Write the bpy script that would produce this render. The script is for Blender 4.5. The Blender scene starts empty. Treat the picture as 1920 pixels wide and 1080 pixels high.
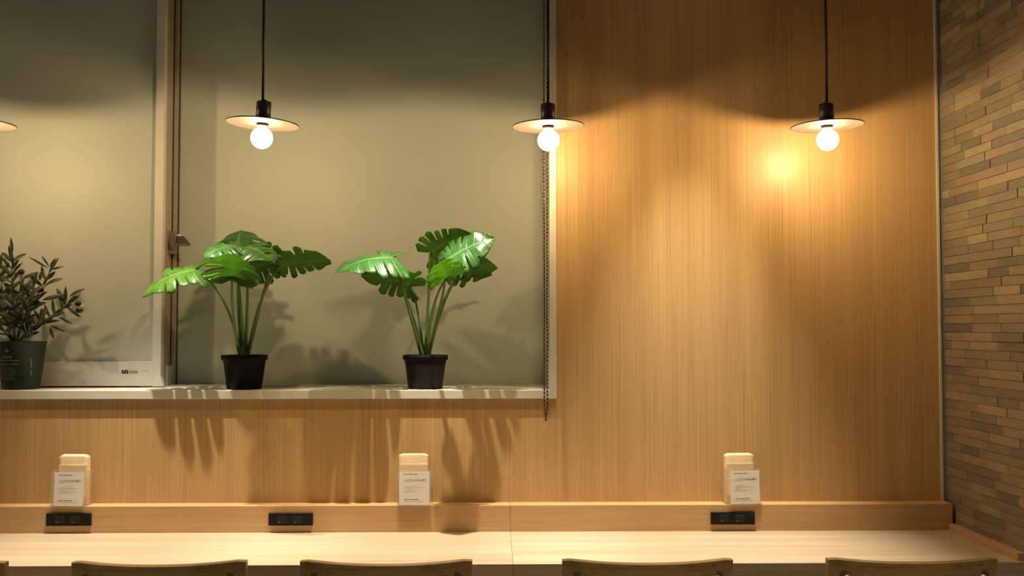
import bpy, bmesh, math, random
from mathutils import Vector, Matrix, Euler
R = math.radians
rnd = random.Random(7)
scene = bpy.context.scene
COL = scene.collection

# ------------------------------------------------------------------ camera
F = 1940.0
PITCH = math.atan(74 / F)
YAW = math.atan(34 / F)
CZ = 1.262
cam_d = bpy.data.cameras.new('camera')
cam_d.sensor_width = 36.0
cam_d.lens = 36.0 * F / 1920
cam_d.clip_start = 0.05
cam = bpy.data.objects.new('camera', cam_d)
COL.objects.link(cam)
cam.location = (0, 0, CZ)
cam.rotation_euler = (R(90) + PITCH, 0, -YAW)
scene.camera = cam

fwd = Vector((math.sin(YAW) * math.cos(PITCH), math.cos(YAW) * math.cos(PITCH), math.sin(PITCH)))
rgt = Vector((math.cos(YAW), -math.sin(YAW), 0))
upv = rgt.cross(fwd)


def at(px, py, Y):
    """world point at distance Y towards the wall seen at photo pixel px, py"""
    d = fwd + rgt * ((px - 960) / F) + upv * ((540 - py) / F)
    t = Y / d.y
    return Vector((d.x * t, Y, CZ + d.z * t))


# ------------------------------------------------------------------ world, exposure
w = bpy.data.worlds.new('world')
scene.world = w
w.use_nodes = True
w.node_tree.nodes['Background'].inputs[0].default_value = (0.94, 1.0, 0.86, 1)
w.node_tree.nodes['Background'].inputs[1].default_value = 0.10
scene.view_settings.view_transform = 'Standard'
scene.view_settings.look = 'None'
scene.view_settings.exposure = 0.0
scene.view_settings.gamma = 1.0
scene.view_settings.use_curve_mapping = False

WY = 2.80          # face of the wood wall
CEIL = CZ + 1.06
BULB_STRENGTH = 1330.0     # of the small glowing core, 22 mm across
BULB_COL = (1.0, 0.69, 0.34, 1)
SPOT_W = 200.0
SPOT_COL = (1.0, 0.90, 0.72)
SPOT_Y = 2.56
ROOM_FILL_W = 78.0
SPOT_PX = [300, 790, 1290]


# ------------------------------------------------------------------ helpers
def srgb(r, g, b):
    f = lambda c: (c / 255) / 12.92 if c / 255 <= .04045 else (((c / 255) + .055) / 1.055) ** 2.4
    return (f(r), f(g), f(b), 1)


def link_obj(name, me, parent=None):
    o = bpy.data.objects.new(name, me)
    COL.objects.link(o)
    if parent is not None:
        o.parent = parent
    return o


def obj(name, bm, mats, parent=None, smooth=False, origin=None):
    me = bpy.data.meshes.new(name)
    if origin is not None:
        bmesh.ops.translate(bm, verts=bm.verts, vec=-Vector(origin))
    bmesh.ops.recalc_face_normals(bm, faces=bm.faces) if not getattr(bm, 'keepn', False) else None
    if smooth:
        for f in bm.faces:
            f.smooth = True
    bm.to_mesh(me)
    bm.free()
    if not isinstance(mats, (list, tuple)):
        mats = [mats]
    for m in mats:
        me.materials.append(m)
    o = link_obj(name, me, parent)
    if origin is not None:
        o.location = origin
    return o


def bevel(o, wd=0.001, seg=2):
    m = o.modifiers.new('bevel', 'BEVEL')
    m.width = wd
    m.segments = seg
    m.limit_method = 'ANGLE'
    return o


def empty(name, loc, label=None, cat=None, group=None, kind=None, rz=0):
    o = bpy.data.objects.new(name, None)
    COL.objects.link(o)
    o.location = loc
    o.rotation_euler = (0, 0, rz)
    o.empty_display_size = 0.05
    tag(o, label, cat, group, kind)
    return o


def tag(o, label=None, cat=None, group=None, kind=None):
    if label: o['label'] = label
    if cat: o['category'] = cat
    if group: o['group'] = group
    if kind: o['kind'] = kind
    return o


def add_box(bm, a, b, mi=0):
    x0, y0, z0 = a
    x1, y1, z1 = b
    vs = [bm.verts.new((x, y, z)) for z in (z0, z1) for y in (y0, y1) for x in (x0, x1)]
    fs = []
    for q in ((0, 2, 3, 1), (4, 5, 7, 6), (0, 1, 5, 4), (2, 6, 7, 3), (0, 4, 6, 2), (1, 3, 7, 5)):
        f = bm.faces.new([vs[i] for i in q])
        f.material_index = mi
        fs.append(f)
    return fs


def box(a, b):
    bm = bmesh.new()
    add_box(bm, a, b)
    return bm


def add_lathe(bm, prof, c=(0, 0, 0), n=32, mi=0, mis=None):
    """prof: list of (r, z) ; revolved round the vertical axis through c"""
    rings = []
    for r, z in prof:
        if r < 1e-6:
            rings.append([bm.verts.new((c[0], c[1], c[2] + z))])
        else:
            rings.append([bm.verts.new((c[0] + r * math.cos(2 * math.pi * k / n), c[1] + r * math.sin(2 * math.pi * k / n), c[2] + z)) for k in range(n)])
    for i in range(len(rings) - 1):
        A, B = rings[i], rings[i + 1]
        m = mis[i] if mis else mi
        for k in range(n):
            k2 = (k + 1) % n
            if len(A) == 1 and len(B) == 1:
                continue
            if len(A) == 1:
                f = bm.faces.new((A[0], B[k], B[k2]))
            elif len(B) == 1:
                f = bm.faces.new((A[k], A[k2], B[0]))
            else:
                f = bm.faces.new((A[k], A[k2], B[k2], B[k]))
            f.material_index = m
            f.smooth = True
    return rings


def add_tube(bm, pts, rad, n=8, mi=0, caps=True):
    pts = [Vector(p) for p in pts]
    if not isinstance(rad, (list, tuple)):
        rad = [rad] * len(pts)
    rings = []
    prev = None
    for i, p in enumerate(pts):
        t = (pts[min(i + 1, len(pts) - 1)] - pts[max(i - 1, 0)]).normalized()
        if prev is None:
            a = Vector((0, 0, 1)) if abs(t.z) < .9 else Vector((1, 0, 0))
            u = t.cross(a).normalized()
        else:
            u = (prev - t * prev.dot(t)).normalized()
        prev = u
        v = t.cross(u)
        rings.append([bm.verts.new(p + (u * math.cos(2 * math.pi * k / n) + v * math.sin(2 * math.pi * k / n)) * rad[i]) for k in range(n)])
    for i in range(len(rings) - 1):
        for k in range(n):
            f = bm.faces.new((rings[i][k], rings[i][(k + 1) % n], rings[i + 1][(k + 1) % n], rings[i + 1][k]))
            f.material_index = mi
            f.smooth = True
    if caps:
        bm.faces.new(rings[0][::-1]).material_index = mi
        bm.faces.new(rings[-1]).material_index = mi


def bez(p0, p1, p2, p3, n=12):
    out = []
    for i in range(n + 1):
        t = i / n
        out.append(Vector(p0) * (1 - t) ** 3 + Vector(p1) * 3 * t * (1 - t) ** 2 + Vector(p2) * 3 * t * t * (1 - t) + Vector(p3) * t ** 3)
    return out


def interp(tab, t):
    for i in range(len(tab) - 1):
        if t <= tab[i + 1][0] or i == len(tab) - 2:
            a, b = tab[i], tab[i + 1]
            k = (t - a[0]) / (b[0] - a[0])
            k = max(0, min(1, k))
            return [a[j] + (b[j] - a[j]) * k for j in range(1, len(a))]


def to_mesh(o):
    """swap a lettering curve for the mesh of its letters"""
    bpy.context.view_layer.update()
    dg = bpy.context.evaluated_depsgraph_get()
    me = bpy.data.meshes.new_from_object(o.evaluated_get(dg))
    n = link_obj(o.name, me, o.parent)
    n.location, n.rotation_euler = o.location, o.rotation_euler
    nm = o.name
    bpy.data.objects.remove(o)
    n.name = nm.split('.')[0]
    return n


# ------------------------------------------------------------------ materials
def mat(name, col, rough=.5, metal=0, spec=.5, emit=None, es=0):
    m = bpy.data.materials.new(name)
    m.use_nodes = True
    b = m.node_tree.nodes['Principled BSDF']
    b.inputs['Base Color'].default_value = col if len(col) == 4 else (*col, 1)
    b.inputs['Roughness'].default_value = rough
    b.inputs['Metallic'].default_value = metal
    b.inputs['Specular IOR Level'].default_value = spec
    if emit:
        b.inputs['Emission Color'].default_value = emit
        b.inputs['Emission Strength'].default_value = es
    return m


def noisy(m, amt=.12, scale=(30, 30, 30), bump=0.0, detail=4):
    """slight procedural variation of a material's own colour"""
    nt = m.node_tree
    b = nt.nodes['Principled BSDF']
    base = tuple(b.inputs['Base Color'].default_value)
    tc = nt.nodes.new('ShaderNodeTexCoord')
    mp = nt.nodes.new('ShaderNodeMapping')
    mp.inputs['Scale'].default_value = scale
    nz = nt.nodes.new('ShaderNodeTexNoise')
    nz.inputs['Scale'].default_value = 1
    nz.inputs['Detail'].default_value = detail
    cr = nt.nodes.new('ShaderNodeValToRGB')
    cr.color_ramp.elements[0].position = .3
    cr.color_ramp.elements[1].position = .7
    cr.color_ramp.elements[0].color = tuple(c * (1 - amt) for c in base[:3]) + (1,)
    cr.color_ramp.elements[1].color = tuple(min(1, c * (1 + amt)) for c in base[:3]) + (1,)
    nt.links.new(tc.outputs['Object'], mp.inputs[0])
    nt.links.new(mp.outputs[0], nz.inputs['Vector'])
    nt.links.new(nz.outputs['Fac'], cr.inputs[0])
    nt.links.new(cr.outputs[0], b.inputs['Base Color'])
    if bump:
        bp = nt.nodes.new('ShaderNodeBump')
        bp.inputs['Strength'].default_value = bump
        bp.inputs['Distance'].default_value = .002
        nt.links.new(nz.outputs['Fac'], bp.inputs['Height'])
        nt.links.new(bp.outputs[0], b.inputs['Normal'])
    return m


def wood(name, dark, light, axis='z', fine=260, coarse=18, rough=.45, along=1.2, bump=.06, line=.55, spec=.4, coarse_amt=.5):
    """grain running along one axis: fine streaks over broad bands"""
    m = bpy.data.materials.new(name)
    m.use_nodes = True
    nt = m.node_tree
    N, L = nt.nodes, nt.links
    b = N['Principled BSDF']
    b.inputs['Roughness'].default_value = rough
    b.inputs['Specular IOR Level'].default_value = spec
    tc = N.new('ShaderNodeTexCoord')

    def noise(sc, al, det, rgh, dist=0):
        mp = N.new('ShaderNodeMapping')
        s = [sc, sc, sc]
        s['xyz'.index(axis)] = al
        mp.inputs['Scale'].default_value = s
        L.new(tc.outputs['Object'], mp.inputs[0])
        nz = N.new('ShaderNodeTexNoise')
        nz.inputs['Scale'].default_value = 1
        nz.inputs['Detail'].default_value = det
        nz.inputs['Roughness'].default_value = rgh
        nz.inputs['Distortion'].default_value = dist
        L.new(mp.outputs[0], nz.inputs['Vector'])
        return nz.outputs['Fac']
    nf = noise(fine, along * 2.2, 3, .6)
    nc = noise(coarse, along * .5, 4, .55, .3)
    cr = N.new('ShaderNodeValToRGB')
    cr.color_ramp.elements[0].position = .30
    cr.color_ramp.elements[1].position = .72
    cr.color_ramp.elements[0].color = dark
    cr.color_ramp.elements[1].color = light
    mx = N.new('ShaderNodeMix')
    mx.data_type = 'FLOAT'
    mx.inputs[0].default_value = coarse_amt
    L.new(nf, mx.inputs[2])
    L.new(nc, mx.inputs[3])
    L.new(mx.outputs[0], cr.inputs[0])
    # thin dark pores
    npr = noise(fine * 1.7, along * 3.2, 2, .5)
    rp = N.new('ShaderNodeValToRGB')
    rp.color_ramp.elements[0].position = .30
    rp.color_ramp.elements[1].position = .42
    rp.color_ramp.elements[0].color = (line, line, line, 1)
    rp.color_ramp.elements[1].color = (1, 1, 1, 1)
    L.new(npr, rp.inputs[0])
    mul = N.new('ShaderNodeMix')
    mul.data_type = 'RGBA'
    mul.blend_type = 'MULTIPLY'
    mul.inputs[0].default_value = 1
    L.new(cr.outputs[0], mul.inputs[6])
    L.new(rp.outputs[0], mul.inputs[7])
    L.new(mul.outputs[2], b.inputs['Base Color'])
    bp = N.new('ShaderNodeBump')
    bp.inputs['Strength'].default_value = bump
    bp.inputs['Distance'].default_value = .001
    L.new(nf, bp.inputs['Height'])
    L.new(bp.outputs[0], b.inputs['Normal'])
    return m


M_wall = wood('wall_wood', (.41, .247, .098, 1), (.60, .395, .178, 1), 'z', fine=330, coarse=16, rough=.40, line=.72, bump=.04, along=.7)
M_counter = wood('counter_wood', (.36, .275, .185, 1), (.56, .445, .31, 1), 'x', fine=120, coarse=22, rough=.45, line=.9, bump=.02, along=1.0)
M_upstand = wood('upstand_wood', (.46, .275, .12, 1), (.60, .385, .18, 1), 'x', fine=160, coarse=26, rough=.42, line=.85, bump=.02, along=1.5)
M_side = wood('side_trim_wood', (.42, .26, .13, 1), (.58, .38, .21, 1), 'y', fine=160, coarse=26, rough=.42, line=.85, bump=.02)
M_chair = wood('chair_wood', (.135, .085, .028, 1), (.31, .205, .075, 1), 'x', fine=190, coarse=40, rough=.4, line=.6, bump=.1, along=5)
M_chairleg = wood('chair_leg_wood', (.07, .04, .014, 1), (.17, .1, .04, 1), 'z', fine=190, coarse=40, rough=.4, line=.6, bump=.1, along=5)
M_frame = noisy(mat('painted_frame', (.60, .585, .49), .42), .04, (14, 14, 14))
M_alu = noisy(mat('aluminium_sash', (.66, .63, .59), .38, .15), .04, (8, 8, 60))
M_alud = noisy(mat('aluminium_side', (.40, .34, .27), .45, .25), .05, (8, 8, 40))
M_gasket = noisy(mat('rubber_gasket', (.05, .04, .03), .7), .1)
M_rail = noisy(mat('sill_metal', (.55, .53, .46), .22, .35), .05)
M_black = noisy(mat('black_plastic', (.006, .006, .006), .5, spec=.2), .15)
M_potblack = noisy(mat('pot_black_plastic', (.006, .005, .005), .55, spec=.15), .15, (60, 60, 60), .05)
M_metal_dark = noisy(mat('lamp_dark_metal', (.05, .042, .04), .38, .5), .1)
M_cord = noisy(mat('cord_black', (.012, .010, .009), .5), .1)
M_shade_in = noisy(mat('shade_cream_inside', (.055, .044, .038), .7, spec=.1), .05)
M_soil = noisy(mat('soil', (.02, .014, .01), .95), .4, (200, 200, 200), .6)
M_stem = noisy(mat('plant_stem', (.10, .19, .035), .35), .25, (30, 30, 8))
M_paper = noisy(mat('white_card', (.86, .84, .79), .6), .02)
M_ink = noisy(mat('grey_ink', (.10, .09, .08), .7), .1)
M_ink2 = noisy(mat('light_grey_ink', (.38, .35, .31), .7), .1)
M_napkin = noisy(mat('beige_paper', (.80, .60, .36), .75), .06, (25, 25, 120), .2)
M_lock = noisy(mat('lock_metal', (.30, .24, .19), .32, .6), .1)
M_lockd = noisy(mat('lock_dark', (.10, .08, .065), .35, .5), .1)
M_bead = noisy(mat('chain_bead', (.030, .022, .015), .22), .15)
M_floor = wood('floor_wood', (.10, .06, .03, 1), (.2, .13, .07, 1), 'x', rough=.5)
M_ceil = noisy(mat('ceiling_paint', (.42, .36, .28), .8), .03)
M_olive_leaf = noisy(mat('olive_leaf', (.048, .062, .024), .45), .5, (60, 60, 60))
M_bark = noisy(mat('olive_bark', (.055, .038, .022), .8), .3, (120, 120, 40), .5)
M_fruit = noisy(mat('olive_fruit', (.018, .008, .012), .22), .2)
M_tin = noisy(mat('green_tin_pot', (.010, .024, .014), .42, spec=.3), .2, (30, 30, 6))
M_tinprint = noisy(mat('pale_pot_print', (.13, .16, .11), .5), .1)
M_core = mat('lit_core', (1, .9, .7), .3, emit=BULB_COL, es=BULB_STRENGTH)
M_bulb = bpy.data.materials.new('glowing_globe')
M_bulb.use_nodes = True
_nt = M_bulb.node_tree
_nt.nodes.remove(_nt.nodes['Principled BSDF'])
_e = _nt.nodes.new('ShaderNodeEmission'); _e.inputs[0].default_value = (1.0, .80, .50, 1); _e.inputs[1].default_value = 2.6
_t = _nt.nodes.new('ShaderNodeBsdfTransparent'); _t.inputs[0].default_value = (.93, .93, .93, 1)
_a = _nt.nodes.new('ShaderNodeAddShader')
_nt.links.new(_e.outputs[0], _a.inputs[0]); _nt.links.new(_t.outputs[0], _a.inputs[1])
_nt.links.new(_a.outputs[0], _nt.nodes['Material Output'].inputs[0])
M_brass = noisy(mat('bulb_base', (.6, .5, .35), .3, .8), .05)
M_seat = noisy(mat('seat_pad', (.06, .04, .025), .7), .1)


def glass_material():
    m = noisy(mat('frosted_glass', (.46, .495, .435), .48, spec=.2), .035, (3, 3, 2), detail=2)
    return m


M_glass = glass_material()


def acrylic():
    m = bpy.data.materials.new('clear_acrylic')
    m.use_nodes = True
    nt = m.node_tree
    N, L = nt.nodes, nt.links
    N.remove(N['Principled BSDF'])
    tr = N.new('ShaderNodeBsdfTransparent')
    tr.inputs[0].default_value = (.97, .96, .94, 1)
    gl = N.new('ShaderNodeBsdfGlossy')
    gl.inputs['Roughness'].default_value = .12
    df = N.new('ShaderNodeBsdfDiffuse')
    df.inputs[0].default_value = (.85, .8, .72, 1)
    fr = N.new('ShaderNodeValue')
    fr.outputs[0].default_value = .05
    nz = N.new('ShaderNodeTexNoise')
    nz.inputs['Scale'].default_value = 40
    mr = N.new('ShaderNodeMapRange')
    mr.inputs['To Min'].default_value = .03
    mr.inputs['To Max'].default_value = .14
    m1 = N.new('ShaderNodeMixShader')
    m2 = N.new('ShaderNodeMixShader')
    L.new(nz.outputs['Fac'], mr.inputs['Value'])
    L.new(mr.outputs[0], m1.inputs[0])
    L.new(tr.outputs[0], m1.inputs[1])
    L.new(df.outputs[0], m1.inputs[2])
    L.new(fr.outputs[0], m2.inputs[0])
    L.new(m1.outputs[0], m2.inputs[1])
    L.new(gl.outputs[0], m2.inputs[2])
    L.new(m2.outputs[0], N['Material Output'].inputs[0])
    return m


M_acrylic = acrylic()


def leaf_material(name, top, vein, rough=.3, trans=.3, transcol=None):
    m = bpy.data.materials.new(name)
    m.use_nodes = True
    nt = m.node_tree
    N, L = nt.nodes, nt.links
    b = N['Principled BSDF']
    b.inputs['Roughness'].default_value = rough
    b.inputs['Specular IOR Level'].default_value = .55
    uv = N.new('ShaderNodeUVMap')
    sp = N.new('ShaderNodeSeparateXYZ')
    L.new(uv.outputs[0], sp.inputs[0])
    # u = position among the side veins, v = distance from the midrib
    mth = N.new('ShaderNodeMath'); mth.operation = 'MULTIPLY'; mth.inputs[1].default_value = 9.0
    L.new(sp.outputs[0], mth.inputs[0])
    fr = N.new('ShaderNodeMath'); fr.operation = 'PINGPONG'; fr.inputs[1].default_value = .5
    L.new(mth.outputs[0], fr.inputs[0])
    r1 = N.new('ShaderNodeValToRGB')
    r1.color_ramp.elements[0].position = 0.0; r1.color_ramp.elements[0].color = (.6, .6, .6, 1)
    r1.color_ramp.elements[1].position = .09; r1.color_ramp.elements[1].color = (0, 0, 0, 1)
    L.new(fr.outputs[0], r1.inputs[0])
    r2 = N.new('ShaderNodeValToRGB')
    r2.color_ramp.elements[0].position = .03; r2.color_ramp.elements[0].color = (1, 1, 1, 1)
    r2.color_ramp.elements[1].position = .07; r2.color_ramp.elements[1].color = (0, 0, 0, 1)
    L.new(sp.outputs[1], r2.inputs[0])
    mxx = N.new('ShaderNodeMath'); mxx.operation = 'MAXIMUM'
    L.new(r1.outputs[0], mxx.inputs[0]); L.new(r2.outputs[0], mxx.inputs[1])
    nz = N.new('ShaderNodeTexNoise'); nz.inputs['Scale'].default_value = 35
    tc = N.new('ShaderNodeTexCoord')
    L.new(tc.outputs['Object'], nz.inputs['Vector'])
    c0 = N.new('ShaderNodeValToRGB')
    c0.color_ramp.elements[0].position = .35
    c0.color_ramp.elements[1].position = .7
    c0.color_ramp.elements[0].color = tuple(c * .75 for c in top[:3]) + (1,)
    c0.color_ramp.elements[1].color = tuple(c * 1.25 for c in top[:3]) + (1,)
    L.new(nz.outputs['Fac'], c0.inputs[0])
    mx = N.new('ShaderNodeMix'); mx.data_type = 'RGBA'
    L.new(mxx.outputs[0], mx.inputs[0]); L.new(c0.outputs[0], mx.inputs[6])
    mx.inputs[7].default_value = (*vein[:3], 1)
    L.new(mx.outputs[2], b.inputs['Base Color'])
    bp = N.new('ShaderNodeBump'); bp.inputs['Strength'].default_value = .35; bp.inputs['Distance'].default_value = .002
    L.new(mxx.outputs[0], bp.inputs['Height']); L.new(bp.outputs[0], b.inputs['Normal'])
    tl = N.new('ShaderNodeBsdfTranslucent')
    tl.inputs[0].default_value = (*(transcol or top)[:3], 1)
    ms = N.new('ShaderNodeMixShader'); ms.inputs[0].default_value = trans
    L.new(b.outputs[0], ms.inputs[1]); L.new(tl.outputs[0], ms.inputs[2])
    L.new(ms.outputs[0], N['Material Output'].inputs[0])
    return m


M_leaf_dark = leaf_material('leaf_dark_green', (.042, .145, .030), (.13, .28, .08), .33, .22, (.12, .35, .03))
M_leaf_light = leaf_material('leaf_light_green', (.075, .19, .022), (.17, .31, .07), .32, .36, (.22, .44, .035))
M_leaf_under = leaf_material('leaf_underside', (.085, .20, .022), (.17, .30, .06), .5, .5, (.34, .66, .03))


def tile_material():
    m = bpy.data.materials.new('stone_mosaic')
    m.use_nodes = True
    nt = m.node_tree
    N, L = nt.nodes, nt.links
    b = N['Principled BSDF']
    b.inputs['Roughness'].default_value = .55
    at_ = N.new('ShaderNodeAttribute'); at_.attribute_name = 'tilecol'
    nz = N.new('ShaderNodeTexNoise'); nz.inputs['Scale'].default_value = 60; nz.inputs['Detail'].default_value = 5
    tc = N.new('ShaderNodeTexCoord')
    mp = N.new('ShaderNodeMapping'); mp.inputs['Scale'].default_value = (1, .35, 1.6)
    L.new(tc.outputs['Object'], mp.inputs[0]); L.new(mp.outputs[0], nz.inputs['Vector'])
    r = N.new('ShaderNodeValToRGB')
    r.color_ramp.elements[0].position = .3; r.color_ramp.elements[0].color = (.84, .84, .84, 1)
    r.color_ramp.elements[1].position = .7; r.color_ramp.elements[1].color = (1.1, 1.1, 1.1, 1)
    L.new(nz.outputs['Fac'], r.inputs[0])
    mx = N.new('ShaderNodeMix'); mx.data_type = 'RGBA'; mx.blend_type = 'MULTIPLY'; mx.inputs[0].default_value = 1
    L.new(at_.outputs['Color'], mx.inputs[6]); L.new(r.outputs[0], mx.inputs[7])
    L.new(mx.outputs[2], b.inputs['Base Color'])
    bp = N.new('ShaderNodeBump'); bp.inputs['Strength'].default_value = .25; bp.inputs['Distance'].default_value = .001
    L.new(nz.outputs['Fac'], bp.inputs['Height']); L.new(bp.outputs[0], b.inputs['Normal'])
    return m


M_tile = tile_material()
M_grout = noisy(mat('grey_grout', (.17, .15, .125), .9), .1)

# ------------------------------------------------------------------ downlights (real fittings in the ceiling above the wall)
def downlight(x, i):
    e = empty('ceiling_downlight', (x, SPOT_Y, CEIL), kind=None)
    where = ['above the left monstera and window post', 'above the right monstera', 'above the wood panel between two pendants'][i]
    tag(e, 'small round recessed ceiling downlight ' + where, 'ceiling light', 'recessed downlights along the wall')
    bm = bmesh.new()
    add_lathe(bm, [(.045, -.0005), (.045, -.004), (.036, -.005), (.034, .0), (.034, -.0005)], n=32)
    obj('trim_ring', bm, M_frame, e)
    bm = bmesh.new()
    add_lathe(bm, [(0, -.0006), (.033, -.0006), (.033, -.002), (0, -.002)], n=24)
    obj('lens', bm, mat('downlight_lens', (1, 1, 1), .5, emit=(*SPOT_COL, 1), es=6), e)
    ld = bpy.data.lights.new('downlight_lamp', 'SPOT')
    ld.energy = SPOT_W
    ld.color = SPOT_COL
    ld.spot_size = R(45)
    ld.spot_blend = 1.0
    ld.shadow_soft_size = .009
    lo = bpy.data.objects.new('lamp', ld)
    COL.objects.link(lo)
    lo.parent = e
    lo.location = (0, 0, -.02)
    return e


for i, px in enumerate(SPOT_PX):
    downlight(at(px, 612, WY).x, i)

# unseen fill lights added over the seats to brighten chairs and counter front
for i, x in enumerate((-1.1, 0.1, 1.0)):
    e = empty('added_fill_light', (x, 1.15, CEIL))
    tag(e, 'added unseen ceiling fill light over the seats, ' + ['left', 'middle', 'right'][i] + ' of the three', 'ceiling light', 'added fill lights over the seats')
    bm = bmesh.new()
    add_lathe(bm, [(.045, -.0005), (.045, -.004), (.036, -.005), (.034, .0), (.034, -.0005)], n=32)
    obj('trim_ring', bm, M_frame, e)
    ld = bpy.data.lights.new('room_fill_lamp', 'SPOT')
    ld.energy = ROOM_FILL_W
    ld.color = (1.0, .84, .58)
    ld.spot_size = R(84)
    ld.spot_blend = .5
    ld.shadow_soft_size = .03
    lo = bpy.data.objects.new('lamp', ld)
    COL.objects.link(lo)
    lo.parent = e
    lo.location = (0, 0, -.02)

# ------------------------------------------------------------------ shell
XR = at(1773, 612, WY).x            # face of the mosaic wall
XL = -2.6
WIN_R = at(1043.5, 612, 2.79).x     # outer right edge of the window frame
WIN_B = at(960, 747.5, 2.79).z      # bottom edge of the window frame
SILL = at(960, 731.5, 2.79).z       # top of the sill
FR = 2.79                           # front of frame
GY = 3.05                           # glass of the rear sash
SY = 2.93                           # front of the front sash
WALLR = at(1759.5, 612, WY).x

bm = bmesh.new()
add_box(bm, (WIN_R - .004, WY, 0), (WALLR, WY + .35, CEIL))
add_box(bm, (XL, WY, 0), (WIN_R - .004, WY + .35, WIN_B + .004))
wb = obj('wall_back', bm, M_wall); tag(wb, 'light oak veneer panel wall with vertical grain', kind='structure')

bm = box((WALLR, WY - .004, 0), (WALLR + .006, WY + .05, CEIL))
t1 = obj('trim_1', bm, M_frame); tag(t1, 'thin beige edge trim where the wood panel meets the mosaic', kind='structure')
bm = box((WALLR + .006, WY + .0005, 0), (XR + .03, WY + .05, CEIL))
t2 = obj('trim_2', bm, noisy(mat('grey_gap_fill', (.34, .32, .28), .7), .06)); tag(t2, 'narrow grey strip filling the corner gap beside the mosaic', kind='structure')  # grey strip put in to fill the gap between trim and mosaic

fl = obj('floor', box((XL, -3.5, -.05), (XR + .2, WY + .35, 0)), M_floor); tag(fl, kind='structure')
ce = obj('ceiling', box((XL, .6, CEIL), (XR + .2, WY + .35, CEIL + .05)), M_ceil); tag(ce, kind='structure')

# mosaic wall
bm = bmesh.new()
cl = bm.loops.layers.color.new('tilecol')
pal = [(.56, .50, .40), (.52, .46, .375), (.47, .43, .36), (.42, .395, .345), (.50, .44, .36), (.54, .49, .41), (.41, .385, .335), (.49, .455, .385)]
wts = [3, 4, 3, 2, 3, 3, 2, 2]


def add_tile(y0, y1, z0, z1, dx, c):
    g = .0006
    fs = add_box(bm, (XR - dx, y0 + g, z0 + g), (XR + .004, y1 - g, z1 - g))
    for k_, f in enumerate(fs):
        cc = c if k_ == 4 else tuple(min(.85, q_ * 1.35) for q_ in c)  # side faces coloured lighter to imitate light catching the tile edges
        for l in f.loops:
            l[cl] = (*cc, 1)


RH = .0226
z = CZ - .60
row = 0
while z < CEIL:
    y = WY + .01
    first = True
    while y > 1.75:
        ln = rnd.choice([.105, .13, .15, .15, .165])
        if first:
            ln = rnd.choice([.012, .05, .09, .13, .16])
            first = False
        k = rnd.uniform(.93, 1.06)
        c = rnd.choices(pal, wts)[0]
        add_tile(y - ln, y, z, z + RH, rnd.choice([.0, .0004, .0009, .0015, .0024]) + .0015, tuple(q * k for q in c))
        y -= ln
    z += RH
    row += 1
for f in add_box(bm, (XR + .002, -3.5, 0), (XR + .2, WY + .35, CEIL), 1):
    for l in f.loops:
        l[cl] = (.2, .18, .15, 1)
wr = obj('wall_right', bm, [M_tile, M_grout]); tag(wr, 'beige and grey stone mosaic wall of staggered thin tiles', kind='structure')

# ------------------------------------------------------------------ window
ztop = CEIL
win = empty('window_1', (0, FR, SILL), kind='structure')
win['label'] = 'frosted sliding window in a pale frame set into the wood wall'


def wpart(name, bm, m, parent=None, bv=0, smooth=False):
    o = obj(name, bm, m, None, smooth)
    o.parent = parent or win
    off = Vector(win.location)
    if parent is not None and parent is not win:
        pass
    o.data.transform(Matrix.Translation(-off))
    if bv:
        bevel(o, bv)
    return o


JX = at(1030.5, 612, FR).x
bm = bmesh.new()
add_box(bm, (JX, FR, WIN_B), (WIN_R, GY + .06, ztop))
add_box(bm, (XL, FR, WIN_B), (JX, GY + .06, SILL))
wpart('window_frame', bm, M_frame, bv=.001)
# rear sash: glass, right gasket, bottom rail
GXR = at(1017.5, 612, GY).x
bm = bmesh.new()
add_box(bm, (GXR, GY - .035, SILL), (JX, GY + .02, ztop))
add_box(bm, (-1.05, GY - .012, SILL), (GXR, GY + .02, at(960, 721.5, GY - .012).z + .0006))
wpart('rear_sash_rail', bm, M_alud)
SX_stile1 = at(319.5, 612, SY + .09).x
bm = box((XL, GY, SILL), (GXR, GY + .006, ztop))
wpart('rear_glass', bm, M_glass)
# metal track on the sill
bm = bmesh.new()
add_box(bm, (XL, 3.0, SILL), (JX, 3.006, SILL + .004))
add_box(bm, (-1.0, SY + .02, SILL), (JX, SY + .024, SILL + .003))
wpart('sill_track', bm, M_rail)
# front sash: stile, rail, glass
sx0 = at(286.5, 612, SY).x
sx1 = at(302.5, 612, SY).x
SD = .085
bm = bmesh.new()
add_box(bm, (sx0, SY, SILL + .002), (sx1, SY + SD * .3, ztop))
wpart('front_sash_stile', bm, M_alu, bv=.0012)
bm = box((sx0 + .001, SY + SD * .3, SILL + .002), (sx1 - .0015, SY + SD, ztop))
wpart('front_sash_stile_side', bm, M_alud)
rt = at(150, 678.5, SY + .004).z
bm = bmesh.new()
add_box(bm, (XL, SY + .003, SILL + .006), (sx0, SY + .03, rt))
add_box(bm, (XL, SY + .0015, SILL + .004), (sx0, SY + .003, SILL + .0085))
rail = wpart('front_sash_rail', bm, M_alu, bv=.0008)
bm = box((XL, SY + .014, rt - .004), (sx0 + .002, SY + .02, ztop))
wpart('front_glass', bm, M_glass)
# gasket lines behind the stile
a = at(320, 612, GY - .03).x
b_ = at(326.5, 612, GY - .03).x
bm = bmesh.new()
add_box(bm, (a - .03, GY - .03, SILL + .001), (a + .0025, GY, ztop))
wpart('meeting_gasket', bm, M_gasket)
bm = bmesh.new()
add_box(bm, (a + .0025, GY - .028, SILL + .001), (b_, GY, ztop))
wpart('rear_sash_stile', bm, M_alud)
bm = bmesh.new()
add_box(bm, (b_, GY - .010, SILL + .001), (b_ + .002, GY, ztop))
wpart('glazing_bead', bm, M_gasket)
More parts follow.
